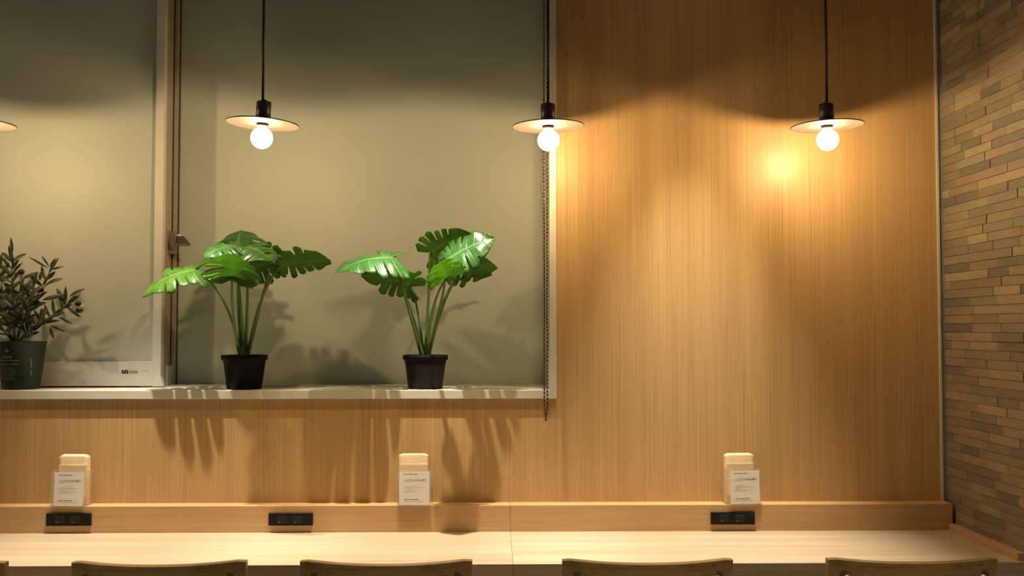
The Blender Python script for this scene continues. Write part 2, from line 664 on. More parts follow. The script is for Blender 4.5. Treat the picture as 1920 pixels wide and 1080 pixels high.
# corner block at the foot
p = at(306, 722, SY + .05)
q = at(315, 686, SY + .05)
bm = box((p.x, SY + .05, SILL + .001), (q.x, SY + .09, q.z))
wpart('corner_guide', bm, noisy(mat('guide_plastic', (.42, .42, .33), .5), .08), bv=.001)
# dust seal flap at the stile's foot
bm = bmesh.new()
pz = at(302, 706, SY).z
vs = [(sx0 + .01, SY - .001, SILL + .003), (sx1 + .008, SY - .001, SILL + .003), (sx1, SY - .001, pz), (sx0 + .01, SY - .001, pz)]
f1 = [bm.verts.new(v) for v in vs]
f2 = [bm.verts.new((v[0], v[1] + .02, v[2])) for v in vs]
bm.faces.new(f1); bm.faces.new(f2[::-1])
for i in range(4):
    bm.faces.new((f1[i], f1[(i + 1) % 4], f2[(i + 1) % 4], f2[i]))
wpart('stile_end_cap', bm, M_alu, bv=.001)

# crescent lock
lk = bpy.data.objects.new('crescent_lock', None); COL.objects.link(lk); lk.parent = win
LY = SY + .055


def lpart(name, bm, m, bv=0.0006, smooth=False):
    o = wpart(name, bm, m, None, bv, smooth)
    o.parent = lk
    return o


def px_box(x0, y0, x1, y1, Y, d):
    a = at(x0, y0, Y); b = at(x1, y1, Y)
    return box((a.x, Y, b.z), (b.x, Y + d, a.z))


lpart('keeper_plate', px_box(302.8, 432, 314, 475, SY + .045, .02), noisy(mat('keeper_metal', (.36, .26, .17), .4, .3), .1))
lpart('mounting_plate', px_box(315, 434, 325.5, 476, LY, .03), M_lock)
bm = bmesh.new()
c = at(324, 456, LY - .012)
# crescent disc facing the room
for k, (r0, y0) in enumerate([(0.0145, .0), (.0145, .012)]):
    pass
ring1 = [bm.verts.new((c.x + .0075 * math.cos(t), LY - .014, c.z + .0135 * math.sin(t))) for t in [2 * math.pi * i / 20 for i in range(20)]]
ring2 = [bm.verts.new((v.co.x, LY + .004, v.co.z)) for v in ring1]
bm.faces.new(ring1); bm.faces.new(ring2[::-1])
for i in range(20):
    bm.faces.new((ring1[i], ring1[(i + 1) % 20], ring2[(i + 1) % 20], ring2[i]))
lpart('cam_disc', bm, M_lock)
bm = bmesh.new()
prof = [(330, 442.5), (334, 439.5), (341, 441), (350, 451), (354.5, 456.5), (354, 460.5), (331, 460.5), (329, 452)]
r1 = [bm.verts.new(at(x, y, LY - .02)) for x, y in prof]
r2 = [bm.verts.new(v.co + Vector((0, .016, 0))) for v in r1]
bm.faces.new(r1); bm.faces.new(r2[::-1])
for i in range(len(prof)):
    bm.faces.new((r1[i], r1[(i + 1) % len(prof)], r2[(i + 1) % len(prof)], r2[i]))
lpart('lever', bm, M_lockd, .0012)
lpart('lever_tip', px_box(332, 439.5, 341, 442.5, LY - .0215, .014), M_alu)
lpart('lever_edge', px_box(331, 457.5, 352, 459.5, LY - .0215, .004), M_lock)

# sticker with the window maker's mark: black block with pale shapes and a grey word
stk = bpy.data.objects.new('maker_sticker', None); COL.objects.link(stk); stk.parent = rail


def spart(name, bms, m):
    o = wpart(name, bms, m)
    o.parent = stk
    return o


SKY = SY + .0026
spart('black_mark', px_box(228, 694, 240.5, 700.5, SKY, .0003), M_black)
bm = bmesh.new()
for (x0, y0, x1, y1) in ((230.2, 698.8, 233.8, 694.8), (235.2, 699.4, 238.6, 695.6)):
    a = at(x0, y0, SKY - .0003); b = at(x1, y1, SKY - .0003)
    d = Vector((.0014, 0, 0))
    v = [bm.verts.new(p_) for p_ in (a - d / 2, a + d / 2, b + d / 2, b - d / 2)]
    v2 = [bm.verts.new(p_.co + Vector((0, .0004, 0))) for p_ in v]
    bm.faces.new(v); bm.faces.new(v2[::-1])
    for i in range(4):
        bm.faces.new((v[i], v[(i + 1) % 4], v2[(i + 1) % 4], v2[i]))
spart('white_stripe', bm, M_paper)
bm = bmesh.new()
for k in range(7):
    a = at(242 + k * 2.35, 694.6, SKY); b = at(242 + k * 2.35 + 1.7, 700.2, SKY)
    add_box(bm, (a.x, SKY, b.z), (b.x, SKY + .0003, a.z))
spart('grey_word', bm, noisy(mat('sticker_grey', (.22, .21, .18), .6), .1))
bm = bmesh.new()
for k in range(5):
    a = at(266 + k * 2.8, 694.8, SKY); b = at(266 + k * 2.8 + 2.1, 697.2, SKY)
    add_box(bm, (a.x, SKY, b.z), (b.x, SKY + .0003, a.z))
spart('faint_word', bm, noisy(mat('sticker_pale_grey', (.42, .41, .38), .6), .1))
# small clear chain clip on the right jamb
bm = bmesh.new()
c = at(1016.5, 351, GY - .045)
add_tube(bm, [c + Vector((0, 0, .012)), c + Vector((0, -.004, .006)), c + Vector((0, -.004, -.006)), c + Vector((0, 0, -.012))], .0016, 8)
add_tube(bm, [c + Vector((0, -.002, 0)), c + Vector((JX - c.x, .008, 0))], .0012, 8)
wpart('chain_clip', bm, M_frame)

# ------------------------------------------------------------------ blind chain
BY = 2.765
p = at(1023.5, 787, BY)
ch = empty('blind_pull_chain', p, 'dark beaded roller blind chain hanging down the right edge of the window', 'blind chain')
bm = bmesh.new()
zt = CEIL - CZ - (p.z - CZ) - .002
pitch = .0101
n = int(zt / pitch)
for s in (0, 1):
    sp = .0039
    pts = []
    for i in range(n + 1):
        zz = i * pitch + (pitch * .5 if s else 0)
        k = min(1, zz / .035)
        off = (-1 if s == 0 else 1) * sp * k * (1 if zz < .25 else 1 - .15 * math.sin(zz * 7))
        c = Vector((off, .0012 * math.sin(zz * 9 + s), zz))
        pts.append(c)
        # bead: squashed icosphere
        mtx = Matrix.Translation(c) @ Matrix.Rotation((.35 if s else -.35), 4, 'Y') @ Matrix.Diagonal((.0031, .0031, .0039, 1))
        bmesh.ops.create_icosphere(bm, subdivisions=1, radius=1, matrix=mtx)
    add_tube(bm, pts, .0009, 5)
obj('bead_chain', bm, M_bead, ch, smooth=True)
bm = bmesh.new()
for dx, dz in ((-.0048, -.0165), (.0018, -.0145)):
    bmesh.ops.create_icosphere(bm, subdivisions=2, radius=.0022, matrix=Matrix.Translation((dx, 0, dz)))
add_tube(bm, [(-.0048, 0, -.0165), (-.001, 0, -.006), (0, 0, .0)], .0006, 6)
add_tube(bm, [(.0018, 0, -.0145), (.001, 0, -.006), (0, 0, .0)], .0006, 6)
obj('clear_joiner', bm, M_acrylic, ch, smooth=True)
bm = bmesh.new()
hk = [(-.001, 0, -.016), (.0005, 0, -.035), (.002, 0, -.048), (.0052, 0, -.056), (.0056, 0, -.064), (.001, 0, -.067), (-.0015, 0, -.062), (.0008, 0, -.052), (.001, 0, -.046)]
add_tube(bm, hk, .0009, 8)
obj('clear_hook', bm, M_acrylic, ch, smooth=True)

# ------------------------------------------------------------------ counter and upstand
UY = 2.75
CT = at(960, 997.0, UY).z                    # counter top height
CF = UY
# find the front edge distance so it is seen at y = 1058 in mid-frame
for k in range(3000):
    Y = 2.0 + k * .0005
    pz = CT
    v = Vector((0, Y, CT)) - Vector((0, 0, CZ))
    py = 540 - F * v.dot(upv) / v.dot(fwd)
    if py < 1058:
        CF = Y
        break
UT = at(960, 947.5, UY).z
SEAM = at(957, 997, UY).x
TH = .036


def slab(a, b, m, name, label, cat, bv=.0005):
    o = obj(name, box(a, b), m, origin=(a[0], a[1], a[2]))
    bevel(o, bv)
    tag(o, label, cat)
    return o


c1 = slab((XL, CF, CT - TH), (SEAM - .0003, WY, CT), M_counter, 'countertop', 'pale wood counter slab left of the seam, under the window', 'counter')
c2 = slab((SEAM + .0003, CF, CT - TH), (XR - .001, WY, CT), M_counter, 'countertop', 'pale wood counter slab right of the seam, reaching the mosaic wall', 'counter')
UXR = at(1786.5, 970, UY).x
u1 = slab((XL, UY, CT), (SEAM - .0003, WY, UT), M_upstand, 'counter_upstand', 'low wooden upstand ledge behind the left counter slab', 'upstand')
u2 = slab((SEAM + .0003, UY, CT), (UXR, WY, UT), M_upstand, 'counter_upstand', 'low wooden upstand ledge behind the right counter slab, ending in the corner', 'upstand')
TX = at(1778.5, 981, UY).x
ZT = at(1778.5, 981.5, UY).z
bm = box((TX, CF + .012, CT), (XR - .003, UY - .001, ZT))
o = obj('counter_side_trim', bm, M_side, origin=(TX, CF, CT)); bevel(o, .001)
tag(o, 'low wooden edging strip on the counter along the mosaic wall', 'trim strip')
# ------------------------------------------------------------------ pendant lamps
PY = 2.575
lamp_px = [(-42, 231.5, 2.5), (492.5, 232.0, 3.3), (1028, 236.5, -1.0), (1550.5, 236.0, -2.0)]
lamp_lab = ['thin disc pendant lamp cut off by the left edge of the photo',
            'thin disc pendant lamp hanging above the left monstera before the window',
            'thin disc pendant lamp hanging by the beaded chain where window meets wood panel',
            'thin disc pendant lamp hanging before the wood panel beside the mosaic wall']


def pendant(i):
    px, py, tilt = lamp_px[i]
    c = at(px, py, PY)                 # centre of the disc
    e = empty('pendant_lamp', c, lamp_lab[i], 'pendant lamp', 'row of disc pendant lamps')
    rz = .0895
    bm = bmesh.new()
    add_tube(bm, [(0, 0, .058), (0, 0, CEIL - c.z)], .0034, 10)
    obj('cord', bm, M_cord, e)
    bm = bmesh.new()
    add_lathe(bm, [(.0, CEIL - c.z - .001), (.03, CEIL - c.z - .001), (.03, CEIL - c.z - .02), (.0, CEIL - c.z - .024)], n=24)
    obj('ceiling_cup', bm, M_metal_dark, e)
    T = Matrix.Rotation(R(tilt), 4, 'Y')
    bm = bmesh.new()
    add_lathe(bm, [(0, .061), (.005, .0605), (.008, .0575), (.0165, .0555), (.0183, .053), (.0183, .002), (0, .002)], n=28)
    bm.transform(T)
    obj('socket', bm, M_metal_dark, e)
    bm = bmesh.new()
    add_lathe(bm, [(.018, .0018), (rz * .6, .0016), (rz, .0012), (rz + .0004, .0006), (rz + .0004, -.0014), (rz - .0006, -.0016), (rz - .0010, .0002), (rz * .6, .0006), (.016, .0008)], n=96, mis=[0, 0, 0, 0, 1, 1, 1, 1])
    bm.transform(T)
    obj('shade_disc', bm, [M_metal_dark, M_shade_in], e)
    bm = bmesh.new()
    add_lathe(bm, [(0, .0004), (.014, .0004), (.0145, -.004), (.013, -.0075), (0, -.0075)], n=24)
    bm.transform(T)
    obj('bulb_holder', bm, M_shade_in, e)
    # globe bulb with its narrow neck
    bm = bmesh.new()
    rb = .0275
    cz = -.0355
    prof = [(.0085, -.0076), (.009, -.011)]
    for k in range(14):
        a = R(22 + (180 - 22) * k / 13)
        prof.append((max(0, rb * math.sin(a)), cz + rb * math.cos(a)))
    prof[-1] = (0, cz - rb)
    add_lathe(bm, prof, n=32)
    bm.transform(T)
    b = obj('bulb', bm, M_bulb, e, smooth=True)
    bm = bmesh.new()
    bmesh.ops.create_uvsphere(bm, u_segments=20, v_segments=12, radius=.011, matrix=Matrix.Translation((0, 0, cz)))
    bm.transform(T)
    obj('glowing_core', bm, M_core, b, smooth=True)
    return e


for i in range(4):
    pendant(i)

# ------------------------------------------------------------------ monstera plants
OUT = [(0, .015, -.03), (.10, .16, -.22), (.22, .36, -.20), (.34, .47, -.03), (.46, .50, .16), (.58, .46, .36), (.70, .38, .56), (.82, .25, .76), (.92, .11, .91), (1, 0.0, 1.0)]
MID = [(0, 0.0), (.22, .02), (.34, .09), (.46, .19), (.58, .32), (.70, .46), (.82, .63), (.92, .80), (1, .96)]
CUTS = [(.27, .42), (.38, .36), (.49, .38), (.60, .40), (.72, .5)]


def leaf_bm(L, W=1.0, fold=.25, droop=.5, side=.25, seed=0, ncut=5):
    rr = random.Random(seed)
    bm = bmesh.new()
    uvl = bm.loops.layers.uv.new('UVMap')
    NC, NR = 110, 7
    grid = {}
    cuts = [(t + rr.uniform(-.012, .012), d + rr.uniform(-.06, .10)) for t, d in CUTS[:ncut]]
    K = droop / L if droop else 1e-6
    lobe = {(s_, k_): rr.uniform(-.16, .10) for s_ in (-1, 1) for k_ in range(7)}
    edges_ = sorted(c_[0] for c_ in cuts)

    def deform(x, y):
        zz = fold * abs(x) - side * (x * x) / (L * .5) + .016 * L * math.sin(y / L * 19 + seed) * min(1, abs(x) / (L * .25))
        # bend down along the length
        a = K * y
        yy = math.sin(a) / K
        z2 = -(1 - math.cos(a)) / K
        return Vector((x, yy - math.sin(a) * (-zz), z2 + math.cos(a) * zz)) if False else Vector((x, yy + math.sin(a) * zz, z2 + math.cos(a) * zz))
    tip = deform(0, L)
    ang = math.atan2(tip.z, tip.y)
    rot = Matrix.Rotation(-ang, 3, 'X')
    scale = L / tip.length
    for s in (-1, 1):
        for i in range(NC + 1):
            t = i / NC
            ox, oy = interp(OUT, t)
            my, = interp(MID, t)
            r = 1.0
            for ct, cd in cuts:
                d = abs(t - ct)
                if d < .0095:
                    r = cd
                elif d < .05:
                    k = (d - .0095) / .0405
                    r = min(r, .92 + .08 * k)
            curl = Vector((ox * W, oy - my))
            for j in range(NR + 1):
                q = j / NR * r
                x = s * curl.x * q * L
                y = (my + curl.y * q + .06 * math.sin(q * math.pi) * (1 - t)) * L
                key = (s, i, j) if j else (0, i, 0)
                if key in grid:
                    continue
                nl_ = sum(1 for e_ in edges_ if t > e_)
                pt = deform(x, y)
                pt.z += lobe[(s, nl_)] * q * q * L * (1 - .7 * t)
                v = bm.verts.new(rot @ pt * scale)
                grid[key] = (v, (t, q))
    for s in (-1, 1):
        for i in range(NC):
            for j in range(NR):
                ks = [(s, i, j), (s, i + 1, j), (s, i + 1, j + 1), (s, i, j + 1)]
                ks = [k if k[2] else (0, k[1], 0) for k in ks]
                if s < 0:
                    ks = ks[::-1]
                vs = [grid[k][0] for k in ks]
                try:
                    f = bm.faces.new(vs)
                except ValueError:
                    continue
                f.smooth = True
                for lp, k in zip(f.loops, ks):
                    lp[uvl].uv = grid[k][1]
    bmesh.ops.dissolve_degenerate(bm, dist=1e-6, edges=bm.edges)
    bm.normal_update()
    if sum(f.normal.z for f in bm.faces) < 0:
        bmesh.ops.reverse_faces(bm, faces=bm.faces)
    return bm


def add_leaf(parent, B, T, N, m_top, W=1.0, fold=.25, droop=.5, side=.25, seed=0, Lk=1.0):
    B = Vector(B); T = Vector(T)
    L = (T - B).length * Lk
    Y = (T - B).normalized()
    Z = (Vector(N) - Y * Vector(N).dot(Y)).normalized()
    X = Y.cross(Z)
    bm = leaf_bm(L, W, fold, droop, side, seed)
    me = bpy.data.meshes.new('leaf')
    bm.to_mesh(me)
    bm.free()
    me.materials.append(m_top)
    me.materials.append(M_leaf_under)
    o = link_obj('leaf', me, parent)
    mw = Matrix((X, Y, Z)).transposed().to_4x4()
    mw.translation = B - parent.location
    o.matrix_local = mw
    sd = o.modifiers.new('solid', 'SOLIDIFY')
    sd.thickness = .0007
    sd.offset = -1
    sd.material_offset = 1
    sd.material_offset_rim = 1
    return o


def pot(parent, rt, rb, h, m, rim=.012):
    bm = bmesh.new()
    k = rb + (rt - rb) * (1 - rim / h)
    add_lathe(bm, [(0, 0), (rb - .002, 0), (rb, .002), (k - .0035, h - rim), (rt - .0015, h - rim), (rt - .0005, h - rim + .001), (rt, h - .001), (rt - .001, h), (rt - .003, h), (rt - .0045, h - .012), (rb + .001, .03), (0, .03)], n=48)
    return obj('pot', bm, m, parent)


def monstera(cx, label, leaves, stems, crown_px):
    PYY = 2.862
    base = at(cx, 731, PYY)
    base.z = SILL
    e = empty('potted_monstera', base, label, 'potted plant', 'artificial monstera plants on the sill')
    rt = (85 / 2) * PYY / F
    hh = at(cx, 665.5, PYY).z - SILL
    pot(e, rt, rt * .75, hh, M_potblack, rim=.0135)
    bm = bmesh.new()
    add_lathe(bm, [(rt - .006, hh - .014), (rt * .5, hh - .009), (0, hh - .006)], n=32)
    obj('soil', bm, M_soil, e)
    for i, (b, t, nrm, m, kw) in enumerate(leaves):
        add_leaf(e, at(*b), at(*t), nrm, m, seed=i * 3 + int(cx), **kw)
    for i, (x0, Y0, pts, r0, r1) in enumerate(stems):
        P0 = at(x0, 664, Y0)
        P0.z = base.z + hh - .012
        P1 = at(*pts[0]); P2 = at(*pts[1]); P3 = at(*pts[2])
        path = bez(P0 - base, P1 - base, P2 - base, P3 - base, 16)
        rad = [1.35 * (r0 + (r1 - r0) * k / 16) for k in range(17)]
        bm = bmesh.new()
        add_tube(bm, path, rad, 9)
        obj('stem', bm, M_stem, e, smooth=True)
    return e


D, G, U = M_leaf_dark, M_leaf_light, M_leaf_under
leaves1 = [
    ((372, 506, 2.79), (266, 557, 2.76), (-.30, -.55, .80), G, dict(W=.95, fold=.15, droop=.9, side=.35)),
    ((436, 519, 2.72), (434, 474, 2.64), (0.02, .75, .75), G, dict(W=1.55, fold=.22, droop=.3, side=.25, Lk=1.0)),
    ((445, 470, 2.84), (452, 430, 2.95), (0, -.75, .66), D, dict(W=1.3, fold=.10, droop=.5, side=.35, Lk=1.0)),
    ((446, 460, 2.78), (382, 482, 2.72), (-.25, -.60, .75), D, dict(W=1.2, fold=.2, droop=.6, side=.3)),
    ((460, 462, 2.78), (514, 492, 2.71), (.15, -.60, .80), D, dict(W=1.3, fold=.12, droop=.6, side=.4)),
    ((510, 490, 2.90), (420, 520, 2.86), (0, .80, .6), D, dict(W=1.05, fold=.2, droop=.3, side=.2)),
    ((520, 499, 2.80), (622, 490, 2.78), (.0, .36, .93), D, dict(W=1.1, fold=.30, droop=.35, side=.2)),
]
stems1 = [
    (454, 2.850, ((442, 620, 2.83), (425, 540, 2.79), (368, 508, 2.79)), .0032, .0017),
    (452, 2.845, ((438, 620, 2.80), (432, 560, 2.74), (436, 519, 2.72)), .0034, .0020),
    (456, 2.850, ((449, 620, 2.84), (446, 550, 2.82), (446, 471, 2.84)), .0046, .0028),
    (457, 2.862, ((455, 610, 2.82), (450, 560, 2.80), (441, 463, 2.78)), .0042, .0024),
    (459, 2.865, ((464, 610, 2.83), (464, 550, 2.80), (465, 463, 2.78)), .0040, .0020),
    (462, 2.862, ((478, 610, 2.85), (482, 560, 2.80), (522, 500, 2.80)), .0040, .0024),
    (463, 2.870, ((484, 590, 2.88), (490, 560, 2.90), (507, 501, 2.90)), .0036, .0022),
]
leaves2 = [
    ((742, 484, 2.77), (628, 513, 2.73), (-.20, -.55, .80), D, dict(W=1.0, fold=.12, droop=.8, side=.45)),
    ((772, 536, 2.84), (676, 517, 2.80), (0, .55, .80), D, dict(W=.95, fold=.2, droop=.4, side=.2)),
    ((806, 474, 2.88), (884, 437, 2.88), (-.25, .72, .66), G, dict(W=1.15, fold=.1, droop=.35, side=.2)),
    ((838, 487, 2.76), (928, 446, 2.74), (-.1, -.75, .65), D, dict(W=1.15, fold=.15, droop=.5, side=.35)),
    ((838, 521, 2.71), (826, 492, 2.64), (-.42, .42, .70), G, dict(W=1.45, fold=.3, droop=.5, side=.25)),
    ((866, 498, 2.80), (934, 502, 2.78), (.05, .60, .78), D, dict(W=1.05, fold=.2, droop=.5, side=.2)),
    ((862, 506, 2.90), (922, 516, 2.96), (.05, .80, .6), D, dict(W=1.1, fold=.2, droop=.3, side=.2)),
]
stems2 = [
    (792, 2.850, ((778, 620, 2.82), (760, 560, 2.78), (741, 487, 2.77)), .0036, .0022),
    (794, 2.858, ((782, 620, 2.85), (766, 560, 2.84), (744, 520, 2.84)), .0034, .0022),
    (796, 2.868, ((788, 620, 2.87), (784, 570, 2.87), (770, 532, 2.86)), .0030, .0016),
    (798, 2.865, ((800, 620, 2.87), (804, 560, 2.88), (806, 475, 2.88)), .0042, .0022),
    (799, 2.850, ((806, 610, 2.80), (808, 560, 2.74), (838, 521, 2.71)), .0040, .0020),
    (801, 2.858, ((816, 610, 2.83), (832, 560, 2.78), (839, 489, 2.76)), .0036, .0022),
    (803, 2.868, ((818, 600, 2.87), (832, 560, 2.86), (866, 500, 2.81)), .0034, .0020),
    (800, 2.872, ((814, 600, 2.89), (830, 560, 2.91), (862, 507, 2.90)), .0034, .0020),
]
# the second stem pair ends under leaf one's base lobes
monstera(458, 'artificial monstera in a black pot, nearer the window post, one leaf reaching left', leaves1, stems1, None)
monstera(797.5, 'artificial monstera in a black pot, nearer the beaded chain, with pale glossy leaves', leaves2, stems2, None)

# ------------------------------------------------------------------ olive plant
OYY = 2.87
ob = at(39, 729, OYY); ob.z = SILL
oe = empty('potted_olive_plant', ob, 'small artificial olive tree in a dark green printed pot on the sill', 'potted plant')
ort = 43.5 * OYY / F
ohh = at(39, 640, OYY).z - SILL
bm = bmesh.new()
orb = ort * .74
add_lathe(bm, [(0, 0), (orb, 0), (orb + .0005, .003), (ort - .001, ohh - .003), (ort + .0005, ohh - .002), (ort + .0005, ohh), (ort - .002, ohh), (ort - .004, ohh - .015), (orb, .02), (0, .02)], n=48)
op = obj('pot', bm, M_tin, oe)
bm = bmesh.new()
add_lathe(bm, [(ort - .004, ohh - .014), (0, ohh - .008)], n=32)
obj('soil', bm, M_soil, oe)


def pot_r(z):
    return orb + (ort - orb) * z / ohh + .0006


def on_pot(u, v):
    """u = offset in metres round the pot from its middle facing the room, v = height"""
    r = pot_r(v)
    a = u / r - math.pi / 2 - .11
    return Vector((r * math.cos(a), r * math.sin(a), v))


bm = bmesh.new()


def pot_bar(u0, u1, v0, v1):
    n = max(2, int(abs(u1 - u0) / .003))
    for i in range(n):
        a = u0 + (u1 - u0) * i / n
        b = u0 + (u1 - u0) * (i + 1) / n
        bm.faces.new([bm.verts.new(on_pot(*q)) for q in ((a, v0), (b, v0), (b, v1), (a, v1))])


pxm = OYY / F
u_of = lambda px: (px - 33) * pxm
v_of = lambda py: at(39, py, OYY - ort).z - SILL
# diamond emblem
cu, cv = u_of(29), v_of(658)
for (dx, dz) in ((0, 0), (-.0055, .0), (.0055, .0), (0, .0075), (0, -.0065)):
    s = .0045 if (dx, dz) == (0, 0) else .0022
    bm.faces.new([bm.verts.new(on_pot(cu + dx + a * s, cv + dz + b * s)) for a, b in ((0, -1), (1, 0), (0, 1), (-1, 0))])
pot_bar(u_of(14), u_of(50), v_of(676.8), v_of(675))
pot_bar(u_of(14), u_of(50), v_of(683.8), v_of(682.4))
rr = random.Random(3)
for k in range(9):
    y = 687.5 + k * 3.1
    w_ = rr.uniform(9, 15)
    pot_bar(u_of(31 - w_), u_of(31 + w_), v_of(y + .8), v_of(y))
lbl = obj('printed_label', bm, M_tinprint, op)
sol = lbl.modifiers.new('s', 'SOLIDIFY'); sol.thickness = .0005; sol.offset = 1
bm = bmesh.new()
pot_bar(u_of(69), u_of(71.5), v_of(690), v_of(672))
pot_bar(u_of(68), u_of(70.5), v_of(704), v_of(694))
lbl = obj('side_print', bm, M_tinprint, op)
sol = lbl.modifiers.new('s', 'SOLIDIFY'); sol.thickness = .0005; sol.offset = 1
# script word on the pot
tcv = bpy.data.curves.new('script_word', 'FONT')
tcv.body = 'Enjoy'
tcv.size = .0125
tcv.align_x = 'CENTER'
tcv.shear = .3
tcv.extrude = .0003
to = bpy.data.objects.new('script_word', tcv)
COL.objects.link(to)
to.parent = op
pw = on_pot(u_of(30), v_of(671.5))
to.location = pw + Vector((0, -.0012, 0))
to.rotation_euler = (R(82), 0, R(-6))
tcv.materials.append(M_tinprint)
to_mesh(to)

lf = bmesh.new()
br = bmesh.new()


def olive_leaf(p, d, L, wd):
    d = d.normalized()
    side = d.cross(Vector((rr.uniform(-.6, .6), -1, rr.uniform(-.3, .6)))).normalized()
    nn = side.cross(d)
    rows = []
    for k in range(7):
        t = k / 6
        ww = wd * (math.sin(math.pi * (t * .93 + .04)) ** .8)
        c = p + d * (L * t) - nn * (.16 * L * t * t) * (1 if nn.z > 0 else -1)
        rows.append((lf.verts.new(c - side * ww / 2 + nn * ww * .15), lf.verts.new(c), lf.verts.new(c + side * ww / 2 + nn * ww * .15)))
    for a, b in zip(rows, rows[1:]):
        for k in (0, 1):
            f = lf.faces.new((a[k], a[k + 1], b[k + 1], b[k]))
            f.smooth = True


def P(px, py, Y=OYY):
    return at(px, py, Y) - ob


branches = [
    ((28, 640), (24, 600), (20, 540), (23, 478), 2.87, 2.86, 9),
    ((32, 640), (36, 600), (62, 575), (92, 512), 2.87, 2.85, 8),
    ((34, 640), (50, 620), (90, 600), (124, 572), 2.87, 2.85, 6),
    ((26, 640), (10, 615), (4, 560), (2, 505), 2.87, 2.90, 7),
    ((24, 640), (10, 620), (-14, 600), (-40, 560), 2.87, 2.88, 6),
    ((30, 640), (40, 610), (50, 590), (62, 540), 2.87, 2.83, 6),
    ((33, 640), (54, 626), (70, 612), (82, 604), 2.87, 2.84, 4),
    ((28, 640), (24, 610), (30, 580), (38, 545), 2.87, 2.90, 5),
]
for (a, b, c, d, y0, y1, nl) in branches:
    path = bez(P(*a, y0), P(*b, y0), P(*c, y1), P(*d, y1), 14)
    path[0].z = ohh - .01
    add_tube(br, path, [.0030 - .0020 * k / 14 for k in range(15)], 7)
    for k in range(nl):
        t = .32 + .66 * k / max(1, nl - 1)
        i = min(13, int(t * 14))
        p0 = path[i]
        tan = (path[i + 1] - path[i]).normalized()
        for s in (-1, 1):
            out = Vector((s * rr.uniform(.5, 1.1), rr.uniform(-.7, .5), rr.uniform(-.1, .6)))
            olive_leaf(p0, tan * rr.uniform(.4, 1.0) + out, rr.uniform(.034, .055), rr.uniform(.0085, .0135))
    olive_leaf(path[-1], (path[-1] - path[-3]), .048, .010)
# leaves whose place shows clearly in the photo
for (a, b, w_, Y) in (((26, 500), (22, 461), .013, 2.85), ((90, 503), (59, 482), .006, 2.85), ((92, 500), (82, 480), .006, 2.86), ((93, 500), (106, 484), .006, 2.85),
                      ((95, 504), (112, 487), .005, 2.84), ((96, 506), (118, 499), .006, 2.86), ((45, 522), (70, 510), .011, 2.83), ((74, 526), (80, 508), .010, 2.84),
                      ((88, 532), (115, 521), .011, 2.84), ((80, 562), (120, 552), .012, 2.83), ((121, 572), (108, 541), .013, 2.84), ((122, 572), (128, 538), .012, 2.84),
                      ((130, 556), (156, 540), .010, 2.85), ((124, 573), (146, 553), .010, 2.84), ((126, 575), (150, 594), .009, 2.84), ((98, 560), (104, 592), .008, 2.84),
                      ((94, 610), (124, 622), .006, 2.85), ((94, 612), (100, 634), .009, 2.84), ((110, 594), (135, 607), .006, 2.86), ((72, 610), (88, 574), .014, 2.83),
                      ((28, 600), (-4, 585), .013, 2.84), ((24, 575), (-2, 560), .010, 2.85), ((30, 570), (62, 552), .010, 2.84), ((24, 628), (-6, 624), .006, 2.86),
                      ((36, 560), (60, 538), .009, 2.84), ((46, 632), (66, 620), .014, 2.84)):
    p0, p1 = P(*a, Y), P(*b, Y)
    olive_leaf(p0, (p1 - p0) + Vector((0, -.004, 0)), (p1 - p0).length * 1.03, w_)
fo = obj('foliage', lf, M_olive_leaf, oe)
so = fo.modifiers.new('s', 'SOLIDIFY'); so.thickness = .0006
obj('branches', br, M_bark, oe)
for (x, y, Y, rx) in ((40, 510, 2.84, .0088), (146.5, 569.5, 2.84, .0085), (149, 581.5, 2.835, .0098), (57, 603, 2.84, .008)):
    bm = bmesh.new()
    bmesh.ops.create_uvsphere(bm, u_segments=18, v_segments=12, radius=1, matrix=Matrix.Translation(P(x, y, Y)) @ Matrix.Diagonal((rx * 1.02, rx * .9, rx * .86, 1)))
    obj('olive_fruit', bm, M_fruit, oe, smooth=True)

# ------------------------------------------------------------------ acrylic holders with cards and folded paper
def text_obj(name, body, size, loc, rot, m, parent, ax='LEFT'):
    cu_ = bpy.data.curves.new(name, 'FONT')
    cu_.body = body
    cu_.size = size
    cu_.align_x = ax
    cu_.extrude = .00005
    cu_.offset = .00004
    o = bpy.data.objects.new(name, cu_)
    COL.objects.link(o)
    o.parent = parent
    o.location = loc
    o.rotation_euler = rot
    cu_.materials.append(m)
    return to_mesh(o)


def bars(bm, x0, x1, z, h, y, seed, gap=.0007):
    r_ = random.Random(seed)
    x = x0
    while x < x1:
        w_ = r_.uniform(.0012, .0030)
        xe = min(x + w_, x1)
        zz = r_.uniform(0, h * .25)
        add_box(bm, (x, y, z + zz), (xe, y + .0001, z + h - r_.uniform(0, h * .2)))
        x = xe + gap * r_.uniform(.5, 1.6)


